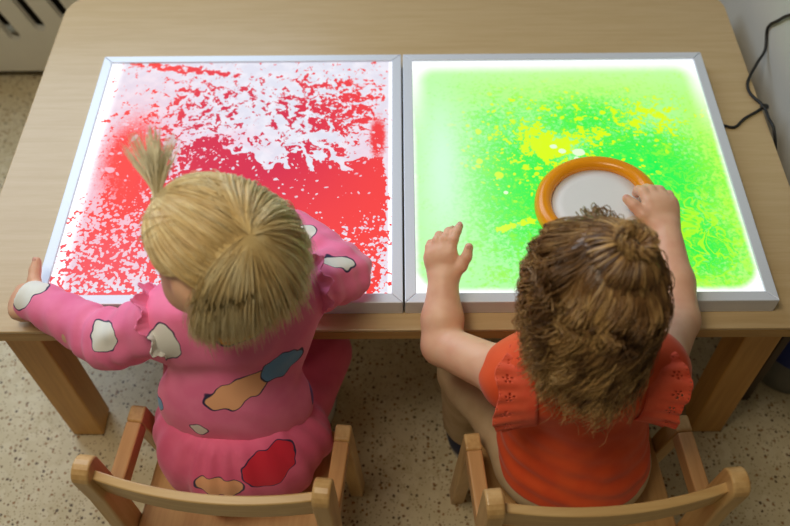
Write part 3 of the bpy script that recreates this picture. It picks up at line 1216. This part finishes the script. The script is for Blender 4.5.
def bodice_f(P):
    d = ell(P, G['waist'], (0.112, 0.070, 0.115))
    d = smin(d, ell(P, G['chest'], (0.104, 0.064, 0.100)), 0.03)
    d = smin(d, cap(P, G['Ls'], G['Rs'], 0.043, 0.043), 0.05)
    for q, e in (('L', 0.014), ('R', 0.004)):
        s_, e_, w_ = G[q + 's'], G[q + 'e'], G[q + 'w']
        ax = nrm(w_ - e_)
        end = w_ + ax * e
        arm = smin(cap(P, s_, e_, 0.043, 0.040), cap(P, e_, end, 0.039, 0.029), 0.012)
        t1 = (P - s_) @ nrm(e_ - s_)
        t2 = (P - e_) @ ax
        arm = arm - 0.0022 * np.sin(t2 * 190 + 2.5 * np.sin(P[:, 2] * 60 + P[:, 0] * 40)) * np.clip(1 - np.abs(t2) / 0.09, 0, 1) - 0.0015 * np.sin(t1 * 170 + P[:, 1] * 60)
        arm = smax(arm, t2 - np.linalg.norm(end - e_) - 0.004, 0.006)
        d = smin(d, arm, 0.02)
    d = d - 0.0022 * wr(P, 0.8, 0.6)
    ax = nrm(A3(0.05, 0.20, 1.0))
    d = smax(d, -((P - A3(-0.245, -0.10, 0.372)) @ ax), 0.010)
    d = smax(d, (P - A3(-0.222, -0.062, 0.622)) @ nrm(A3(0, 0.2, 1)), 0.012)
    return d


def skirt_f(P):
    d = ell(P, G['hip'] + A3(0.003, 0.004, 0.01), (0.134, 0.104, 0.118))
    d = smin(d, cap(P, (-0.245, -0.10, 0.40), (-0.25, -0.13, 0.33), 0.084, 0.105), 0.03)
    d = smin(d, cap(P, (-0.298, -0.10, 0.305), (-0.338, 0.020, 0.318), 0.066, 0.064), 0.04)
    d = smin(d, cap(P, (-0.198, -0.10, 0.305), (-0.148, 0.025, 0.318), 0.066, 0.062), 0.04)
    th = np.arctan2(P[:, 0] + 0.247, -(P[:, 1] + 0.12))
    t_ = np.clip((0.425 - P[:, 2]) / 0.13, 0, 1)
    d = d - 0.0026 * (1 - 0.6 * t_) * np.sin(23 * th + 1.6 * np.sin(4 * th + 1) + 3 * P[:, 2]) - 0.0050 * t_ * np.sin(8 * th + 1.2 * np.sin(3 * th + 2) + 9 * P[:, 2])
    d = d * 0.8
    d = smax(d, 0.2515 - P[:, 2], 0.006)
    d = smax(d, P[:, 2] - 0.425, 0.01)
    d = smax(d, P[:, 1] - 0.055, 0.01)
    return d


PATCH_B, PATCH_S = [], []
WHT, PEA, BLU, RED, PUR, ORA = lin(232, 234, 230), lin(248, 186, 140), lin(104, 160, 214), lin(222, 36, 68), lin(122, 64, 164), lin(240, 164, 36)
PATCH_B = [((-0.223, -0.157, 0.510), (1, 0.1, 0.45), (-0.3, 0.25, 1), 0.050, 0.020, PEA),
           ((-0.162, -0.126, 0.530), (1, 0.7, 0.4), (-0.3, 0.2, 1), 0.032, 0.020, BLU),
           ((-0.210, -0.119, 0.604), (1, 0.2, 0.1), (0, 0.6, 0.8), 0.030, 0.012, ORA),
           ((-0.308, -0.129, 0.590), (1, 0, 0.1), (0, 0.3, 1), 0.022, 0.028, WHT),
           ((-0.398, -0.100, 0.563), (1, -0.5, -0.2), (0.1, 0.6, 0.8), 0.021, 0.022, WHT),
           ((-0.528, -0.008, 0.550), (0.8, -0.5, 0), (0.5, 0.8, 0), 0.024, 0.030, WHT),
           ((-0.094, 0.007, 0.583), (1, 0.15, 0), (-0.1, 1, 0), 0.028, 0.012, WHT),
           ((-0.142, 0.072, 0.560), (1, 0.6, 0), (-0.6, 1, 0), 0.020, 0.014, WHT),
           ((-0.134, -0.107, 0.4215), (0.1, 1, 0), (0, 0, 1), 0.016, 0.020, PUR),
           ((-0.340, -0.134, 0.445), (0.5, -1, 0), (0, 0, 1), 0.012, 0.012, BLU),
           ((-0.284, -0.178, 0.4456), (1, -0.4, 0), (0, 0.3, 1), 0.012, 0.008, WHT)]
PATCH_S = [((-0.190, -0.210, 0.390), (0.8, 0.6, 0.2), (-0.3, 0.3, 0.9), 0.042, 0.030, RED),
           ((-0.262, -0.236, 0.372), (1, -0.1, -0.1), (0, 0.3, 1), 0.036, 0.016, PEA)]
pink, pink2 = lin(248, 134, 180), lin(242, 120, 170)
go = np.array(girl.location)
bod_mat = print_cloth('pink printed jersey', pink, pink2, PATCH_B, go)
sk_mat = print_cloth('pink printed skirt cloth', lin(246, 116, 162), lin(238, 104, 152), PATCH_S, go)
dress = sdf_obj('dress_bodice', bodice_f, (-0.62, -0.24, 0.34), (-0.02, 0.18, 0.68), 0.0032, bod_mat, girl)
sdf_obj('dress_skirt', skirt_f, (-0.45, -0.29, 0.245), (-0.04, 0.11, 0.44), 0.0032, sk_mat, girl)
ruffle('shoulder_ruffle', A3(-0.318, -0.085, 0.575), (-1, -0.15, -0.3), (-0.2, -0.15, 1), -110, 105, 0.040, 0.064, 6, 0.006, 0.012, bod_mat, girl)
ruffle('shoulder_ruffle', A3(-0.135, -0.030, 0.575), (0.8, 0.6, -0.3), (0.1, 0.1, 1), -110, 105, 0.040, 0.064, 6, 0.006, 0.012, bod_mat, girl)
gs = plain('white canvas', lin(220, 216, 210), 0.7)
sol = plain('rubber sole', lin(180, 176, 168), 0.7)
for q in 'LR':
    shoe(G, q, girl, gs, sol)

# hair: front and left pulled up into a fountain tie, the rest hanging loose
rng = np.random.default_rng(7)
blond = hair_mat('blond hair', lin(190, 156, 102), lin(226, 200, 142), lin(250, 238, 198))
SC1 = Scalp(G['head'] + G['HR'] @ (A3(0, -0.010, 0.014) * 0.99), G['HR'], A3(0.0715, 0.0865, 0.0775) * 0.99)
tie = A3(-0.289, -0.054, 0.800)
whorl = A3(-0.150, -0.136, 0.825)
tq = SC1.q(tie[None])[0]
tq /= np.linalg.norm(tq)
wq = SC1.q(whorl[None])[0]
wq /= np.linalg.norm(wq)
tie_s = SC1.p(tq[None] * 1.07)[0]


def cheek1(q):
    w = q @ G['HR'].T
    return (w[:, 0] < -0.25) & (w[:, 2] < -0.16 + 0.16 * np.sin(q[:, 0] * 47 + q[:, 1] * 91) * np.sin(q[:, 2] * 83 + q[:, 1] * 57)) & (w[:, 1] > -0.92)


def scalp1(q):
    return ~((q[:, 1] > 0.30) & (q[:, 2] < 0.30)) & (q[:, 2] > -0.45 - 0.25 * (q[:, 1] < -0.2)) & ~((np.abs(q[:, 0]) > 0.5) & (q[:, 2] < 0.05) & (q[:, 1] > -0.30)) & ~cheek1(q)


def pulled(q):
    # nearer to the tie than to the whorl, measured over the head
    return (q @ tq) > (q @ wq) * 0.75 - 0.22


def hg_up(p, t_):
    return (tie_s[None] - p) + SC1.normal(p) * 0.006


def run_up(S_, roots, target, steps, lift):
    """Strands that follow the head to a target point."""
    p = roots.copy()
    out = [p]
    for i in range(steps):
        k = (i + 1) / steps
        q0 = S_.q(roots)
        q1 = S_.q(target[None])
        q = q0 / np.linalg.norm(q0, axis=1)[:, None] * (1 - k) + q1 / np.linalg.norm(q1) * k
        q /= np.linalg.norm(q, axis=1)[:, None]
        out.append(S_.p(q * (1.0 + lift[:, None] * math.sin(PI * min(k * 0.9 + 0.1, 1)) + (np.linalg.norm(q1) - 1) * k ** 3)))
    return np.stack(out, 1)


pieces = [cap_part(SC1, lambda q: scalp1(q) & ((q @ G['HR'].T)[:, 2] > np.where((q @ G['HR'].T)[:, 0] < -0.2, -0.06, -0.75)), 1.025, 0.45)]
r1 = SC1.roots(rng, 3400, lambda q: scalp1(q) & pulled(q))
up = run_up(SC1, r1, tie_s, 11, rng.uniform(0.03, 0.085, len(r1)))
up += rng.normal(size=(len(r1), 1, 3)) * 0.0011
pieces.append(strand_mesh(up, rng.uniform(0.0005, 0.0009, len(r1)), np.clip(rng.normal(0.55, 0.14, len(r1)), 0, 1)))
r2 = SC1.roots(rng, 8500, lambda q: scalp1(q) & ~pulled(q) & ((q @ G['HR'].T)[:, 2] > -0.30))


def hg_down(p, t_):
    n = SC1.normal(p)
    away = p - whorl[None]
    away = away - n * (away * n).sum(1)[:, None]
    away /= np.linalg.norm(away, axis=1)[:, None] + 1e-6
    # the hair from the crown sweeps backwards and down, away from the tie
    away *= np.clip((p[:, 2:3] - G['head'][2] + 0.03) / 0.05, 0, 1)
    back = np.tile(A3(0.24, -0.22, -0.35), (len(p), 1)) * (1 - 0.8 * t_)
    side = np.clip(((p - G['head']) @ nrm(A3(1, 0.5, 0))) / 0.08, 0, 1)[:, None]
    return away * 0.9 + back * 0.55 + side * A3(0.10, 0.10, -0.3)[None] * (1 - t_) + A3(0, 0, -1)[None] * (0.25 + 1.6 * t_)


ln = rng.uniform(0.13, 0.21, len(r2))
dn = SC1.grow(r2, hg_down, 14, ln, rng.uniform(0.04, 0.085, len(r2)), 0.72, bodice_f)
dn = trim(dn, rng.normal(0.694, 0.014, len(r2)))
end = dn[:, -1] - G['head']
keep = ~((end[:, 0] < -0.030) & (end[:, 2] < 0.03))
rx = r2[~keep]
r2, dn = r2[keep], dn[keep]
up = run_up(SC1, rx, tie_s, 11, rng.uniform(0.03, 0.085, len(rx)))
up += rng.normal(size=(len(rx), 1, 3)) * 0.0011
pieces.append(strand_mesh(up, rng.uniform(0.0005, 0.0009, len(rx)), np.clip(rng.normal(0.45, 0.14, len(rx)), 0, 1)))
dn, own = clump(dn, rng, 300, 0.30, 0.4)
dn += rng.normal(size=(len(r2), 1, 3)) * 0.0012 + (rng.normal(size=(len(r2), 1, 3)) * 0.003) * np.linspace(0, 1, 15)[None, :, None] ** 2
cr = rng.uniform(0, 1, 300)
pieces.append(strand_mesh(dn, rng.uniform(0.0005, 0.0009, len(r2)), np.clip(0.25 + 0.40 * cr[own] + 0.25 * rng.uniform(0, 1, len(r2)), 0, 1)))
hair_object('hair', pieces, blond, girl)
# fountain of hair above the tie
n = 260
a = rng.uniform(0, 2 * PI, n)
rr = np.sqrt(rng.uniform(0, 1, n))
axis = nrm(A3(-0.02, 0.72, 0.69))
e1 = nrm(np.cross(axis, (0, 0, 1)))
e2 = np.cross(axis, e1)
off = (e1[None] * (np.cos(a) * rr)[:, None] + e2[None] * (np.sin(a) * rr)[:, None])
tt = np.linspace(0, 1, 12)
Ln = rng.uniform(0.055, 0.094, n)
fan = 0.0040 + 0.020 * tt[None] ** 1.4 * rng.uniform(0.5, 1.15, n)[:, None]
pth = tie_s[None, None] - axis * 0.006 + axis[None, None] * (Ln[:, None] * (tt[None] - 0.10 * tt[None] ** 2 * rr[:, None] ** 2))[..., None] + off[:, None] * fan[..., None] * np.clip(0.6 + tt * 1.0, 0, 1.3)[None, :, None]
pth += (e1 * 0.010)[None, None] * (np.sin(a * 3)[:, None] * tt[None] ** 2)[..., None]
pth, _ = clump(pth, rng, 26, 0.55, 0.2)
pth += rng.normal(size=(n, 1, 3)) * 0.0009
hair_object('ponytail', [strand_mesh(pth, rng.uniform(0.0005, 0.0009, n), np.clip(rng.normal(0.95, 0.15, n), 0, 1))], hair_mat('pale blond hair', lin(206, 178, 122), lin(232, 212, 164), lin(250, 242, 214)), girl)
ringp = [tie_s + axis * 0.001 + 0.0062 * (e1 * math.cos(t_) + e2 * math.sin(t_)) - go for t_ in np.linspace(0, 2 * PI, 20, endpoint=False)]
link('hair_tie', tube_mesh('hair_tie', ringp, 0.0016, 8, True), plain('clear elastic', lin(206, 190, 150), 0.5), girl, True)

# ================================================================== child in the orange shirt
kid = thing('person', (0.26, -0.18, 0.25), 'curly brown-haired toddler in orange eyelet shirt holding the toy drum', 'person', 'children at the table')
K = dict(hip=A3(0.254, -0.172, 0.318), waist=A3(0.248, -0.142, 0.40), chest=A3(0.240, -0.130, 0.51), neck=A3(0.234, -0.130, 0.595),
         head=A3(0.222, -0.132, 0.712), HR=frame((-0.05, 0.80, -0.60), (0.05, 0.55, 0.83)), hs=0.97, ru=0.034, re=0.0290, rw=0.0212,
         Ls=A3(0.142, -0.152, 0.542), Le=A3(0.055, -0.070, 0.485), Lw=A3(0.058, 0.012, 0.530),
         Rs=A3(0.332, -0.142, 0.548), Re=A3(0.389, -0.048, 0.513), Rw=A3(0.394, 0.100, 0.532),
         Lhip=A3(0.202, -0.15, 0.310), Lk=A3(0.112, -0.020, 0.320), La=A3(0.120, 0.00, 0.070),
         Rhip=A3(0.302, -0.15, 0.310), Rk=A3(0.350, 0.020, 0.320), Ra=A3(0.345, 0.02, 0.070))
K['Lh'] = make_hand(K['Lw'], (-0.10, 0.76, 0.62), (-0.30, -0.60, 0.75), (1, 0, 0.2),
                    ((8, 30, 48), (12, 48, 80), (16, 58, 95), (20, 62, 100)),
                    ((0.013, 0.006, -0.002), (0.030, 0.018, 0.0), (0.040, 0.032, 0.001), (0.045, 0.046, 0.002)), side=0.22, sc=0.96)
K['Rh'] = make_hand(K['Rw'], (-0.12, 0.86, 0.36), (0.10, -0.35, 0.92), (-1, 0, 0.1),
                    ((20, 60, 95), (20, 62, 100), (22, 66, 105), (24, 70, 108)),
                    ((0.013, 0.008, -0.002), (0.027, 0.024, 0.0), (0.037, 0.040, -0.002), (0.044, 0.052, -0.006)), sc=1.08)
sdf_obj('body', body_sdf(K), (-0.03, -0.30, 0.0), (0.48, 0.22, 0.84), 0.0026, skin1, kid)
eyes(K, kid, plain('eye white', lin(236, 232, 228), 0.25, var=0.01))
for q in 'LR':
    for k in (0, 1, 2, 3, 4):
        nail(K[q + 'h'], k, kid, nail_mat)


def shirt_f(P):
    d = ell(P, K['waist'], (0.104, 0.086, 0.095))
    d = smin(d, ell(P, K['hip'] + A3(0, 0.0, 0.01), (0.112, 0.092, 0.075)), 0.05)
    d = smin(d, ell(P, K['chest'], (0.104, 0.080, 0.100)), 0.05)
    d = smin(d, cap(P, K['Ls'], K['Rs'], 0.044, 0.044), 0.05)
    low = np.clip((0.46 - P[:, 2]) / 0.08, 0, 1)
    d = d - 0.0014 * low * np.sin(P[:, 2] * 210 + 14 * P[:, 0] + 2.0 * np.sin(P[:, 0] * 24)) - 0.0018 * wr(P, 0.8, 1.3)
    d = smax(d, -((P - A3(0.254, -0.172, 0.322)) @ nrm(A3(0.0, 0.12, 1))), 0.006)
    d = smax(d, (P - A3(0.234, -0.130, 0.602)) @ nrm(A3(0, 0.2, 1)), 0.010)
    return d


def pants_f(P):
    d = ell(P, K['hip'] + A3(0, -0.002, -0.002), (0.116, 0.094, 0.066))
    d = np.maximum(d, P[:, 2] - 0.345)
    for q in 'LR':
        d = smin(d, cap(P, K[q + 'hip'], K[q + 'k'], 0.062, 0.056), 0.03)
        d = smin(d, cap(P, K[q + 'k'], K[q + 'a'], 0.054, 0.044), 0.012)
        t_ = (P - K[q + 'hip']) @ nrm(K[q + 'k'] - K[q + 'hip'])
        d = d - 0.0016 * np.sin(t_ * 120 + P[:, 0] * 60) * np.clip(1.2 - np.abs(t_ - 0.10) * 8, 0, 1)
    # the seat keeps the underside flat where the child sits
    on = np.maximum(np.maximum(0.2515 - P[:, 2], P[:, 1] + 0.085), 0)
    flat = np.maximum(P[:, 1] + 0.080, -1)
    d = np.maximum(d, np.minimum(0.2515 - P[:, 2], -flat))
    d = np.maximum(d, 0.075 - P[:, 2])
    return d


M = Mat('orange red jersey')
n = M.noise(M.P, 25, 3)
M.set(Base_Color=M.mix(n.step(0.3, 0.7), lin(232, 88, 32), lin(220, 74, 24)), Roughness=0.75, Sheen_Weight=0.15)
M.bump(M.noise(M.P, 700, 2), 0.12, 0.0006)
orange_c = M.mat
M = Mat('coral eyelet cloth')
n = M.noise(M.P, 40, 3)
M.set(Base_Color=M.mix(n.step(0.3, 0.7), lin(238, 98, 64), lin(226, 78, 46)), Roughness=0.75, Sheen_Weight=0.15)
M.bump(M.noise(M.P, 500, 2), 0.12, 0.0006)
coral = M.mat
M = Mat('beige cotton')
n = M.noise(M.P, 25, 3)
M.set(Base_Color=M.mix(n.step(0.3, 0.7), lin(206, 184, 150), lin(190, 166, 130)), Roughness=0.8)
M.bump(M.noise(M.P, 600, 2), 0.12, 0.0006)
beige = M.mat
sh = sdf_obj('shirt', shirt_f, (0.06, -0.31, 0.30), (0.44, 0.0, 0.66), 0.003, orange_c, kid)
sdf_obj('pants', pants_f, (0.03, -0.30, 0.05), (0.45, 0.10, 0.40), 0.0032, beige, kid)
ruffle('sleeve_ruffle', A3(0.176, -0.158, 0.532), (-1, 0.10, -0.10), (-0.1, -0.25, 1), -155, 70, 0.053, 0.066, 3.3, 0.0045, 0.082, coral, kid, True, 200, 18)
ruffle('sleeve_ruffle', A3(0.300, -0.152, 0.536), (1, 0.06, -0.10), (0.1, -0.25, 1), -70, 160, 0.053, 0.066, 3.3, 0.0045, 0.078, coral, kid, True, 200, 18)
for q in 'LR':
    shoe(K, q, kid, plain('navy canvas', lin(52, 58, 84), 0.7), sol)

rng = np.random.default_rng(11)
brown = hair_mat('brown curly hair', lin(80, 55, 32), lin(146, 108, 66), lin(214, 176, 114), 0.34)
SC2 = Scalp(K['head'] + K['HR'] @ (A3(0, -0.010, 0.014) * 0.97), K['HR'], A3(0.0715, 0.0865, 0.0775) * 0.97)
knot = SC2.p(nrm(A3(0.22, -0.62, 0.75))[None] * 1.10)[0]
kq = SC2.q(knot[None])[0]
kq /= np.linalg.norm(kq)
crown = SC2.p(nrm(A3(-0.10, -0.25, 0.95))[None])[0]


def scalp2(q):
    return ~((q[:, 1] > 0.35) & (q[:, 2] < 0.25)) & (q[:, 2] > -0.62 - 0.25 * (q[:, 1] < -0.2)) & ~((np.abs(q[:, 0]) > 0.82) & (q[:, 2] < -0.15) & (q[:, 1] > -0.1))


pieces = [cap_part(SC2, scalp2, 1.02, 0.10)]
r1 = SC2.roots(rng, 1500, lambda q: scalp2(q) & (q @ kq > 0.74))
up = run_up(SC2, r1, knot, 11, rng.uniform(0.04, 0.12, len(r1)))
up += rng.normal(size=(len(r1), 1, 3)) * 0.0012
pieces.append(strand_mesh(up, rng.uniform(0.0005, 0.0009, len(r1)), np.clip(rng.normal(0.5, 0.25, len(r1)), 0, 1)))
r2 = SC2.roots(rng, 7000, lambda q: scalp2(q) & (q @ kq < 0.80))


def hk_down(p, t_):
    n = SC2.normal(p)
    away = p - (crown * 0.5 + knot * 0.5)[None]
    away = away - n * (away * n).sum(1)[:, None]
    away /= np.linalg.norm(away, axis=1)[:, None] + 1e-6
    away *= np.clip((p[:, 2:3] - K['head'][2] + 0.035) / 0.06, 0, 1)
    swirl = np.cross(n, away) * 0.25 * np.sin(p[:, 0:1] * 70 + p[:, 2:3] * 50)
    return away * 0.9 + swirl + A3(-0.03, -0.28, -0.55)[None] * (0.25 + 1.0 * t_)


ln = rng.uniform(0.10, 0.22, len(r2))
K2 = 22
dn = SC2.grow(r2, hk_down, K2, ln, rng.uniform(0.05, 0.18, len(r2)), 0.55, shirt_f)
dn = trim(dn, rng.normal(0.632, 0.032, len(r2)))
ql = SC2.q(dn.reshape(-1, 3)).reshape(dn.shape)
keep = ~((ql[..., 1] > 0.72) & (ql[..., 2] < 0.12) & (np.abs(ql[..., 0]) < 0.8)).any(1)
r2, dn, ln = r2[keep], dn[keep], ln[keep]
nc_ = 170
dn, own = clump(dn, rng, nc_, 0.62, 0.12)
ph = rng.uniform(0, 2 * PI, nc_)[own] + rng.normal(0, 0.25, len(r2))
wl = rng.uniform(0.055, 0.10, nc_)[own]
am = rng.uniform(0.004, 0.012, nc_)[own]
ss = np.linspace(0, 1, K2 + 1)[None] * ln[:, None]
T = np.gradient(dn, axis=1)
T /= np.linalg.norm(T, axis=2)[..., None] + 1e-9
e1_, e2_ = tangent_basis(T.reshape(-1, 3))
e1_, e2_ = e1_.reshape(dn.shape), e2_.reshape(dn.shape)
grow_ = np.clip(ss / 0.045, 0, 1) * am[:, None]
an = ss * 2 * PI / wl[:, None] + ph[:, None]
dn = dn + e1_ * (np.cos(an) * grow_)[..., None] + e2_ * (np.sin(an) * grow_)[..., None]
q = SC2.q(dn.reshape(-1, 3))
kk = np.linalg.norm(q, axis=1)
dn = SC2.p(q * (np.maximum(kk, 1.02) / kk)[:, None]).reshape(dn.shape)
dn += rng.normal(size=(len(r2), 1, 3)) * 0.0014
cr = rng.uniform(0, 1, nc_)
pieces.append(strand_mesh(dn, rng.uniform(0.0005, 0.0009, len(r2)), np.clip(0.6 * cr[own] + 0.4 * rng.uniform(0, 1, len(r2)), 0, 1)))
# short curl of tied hair spilling from the knot
n = 260
a = rng.uniform(0, 2 * PI, n)
nk = SC2.normal(knot[None])[0]
e1 = nrm(np.cross(nk, (0, 0, 1)))
e2 = np.cross(nk, e1)
tt = np.linspace(0, 1, 12)
rad_ = 0.004 + 0.022 * np.sin(tt * PI * 0.62)[None] * rng.uniform(0.5, 1.1, n)[:, None]
hgt = 0.014 * np.sin(tt * PI)[None] * rng.uniform(0.5, 1.2, n)[:, None]
an = a[:, None] + 0.9 * tt[None]
pth = knot[None, None] + (np.cos(an) * rad_)[..., None] * e1 + (np.sin(an) * rad_)[..., None] * e2 + hgt[..., None] * nk
pieces.append(strand_mesh(pth, rng.uniform(0.0005, 0.0008, n), np.clip(rng.normal(0.6, 0.25, n), 0, 1)))
hair_object('hair', pieces, brown, kid)
ko = np.array(kid.location)
ringp = [knot + nk * 0.002 + 0.005 * (e1 * math.cos(t_) + e2 * math.sin(t_)) - ko for t_ in np.linspace(0, 2 * PI, 18, endpoint=False)]
link('hair_tie', tube_mesh('hair_tie', ringp, 0.0020, 8, True), plain('dark elastic', lin(30, 24, 22), 0.6), kid, True)
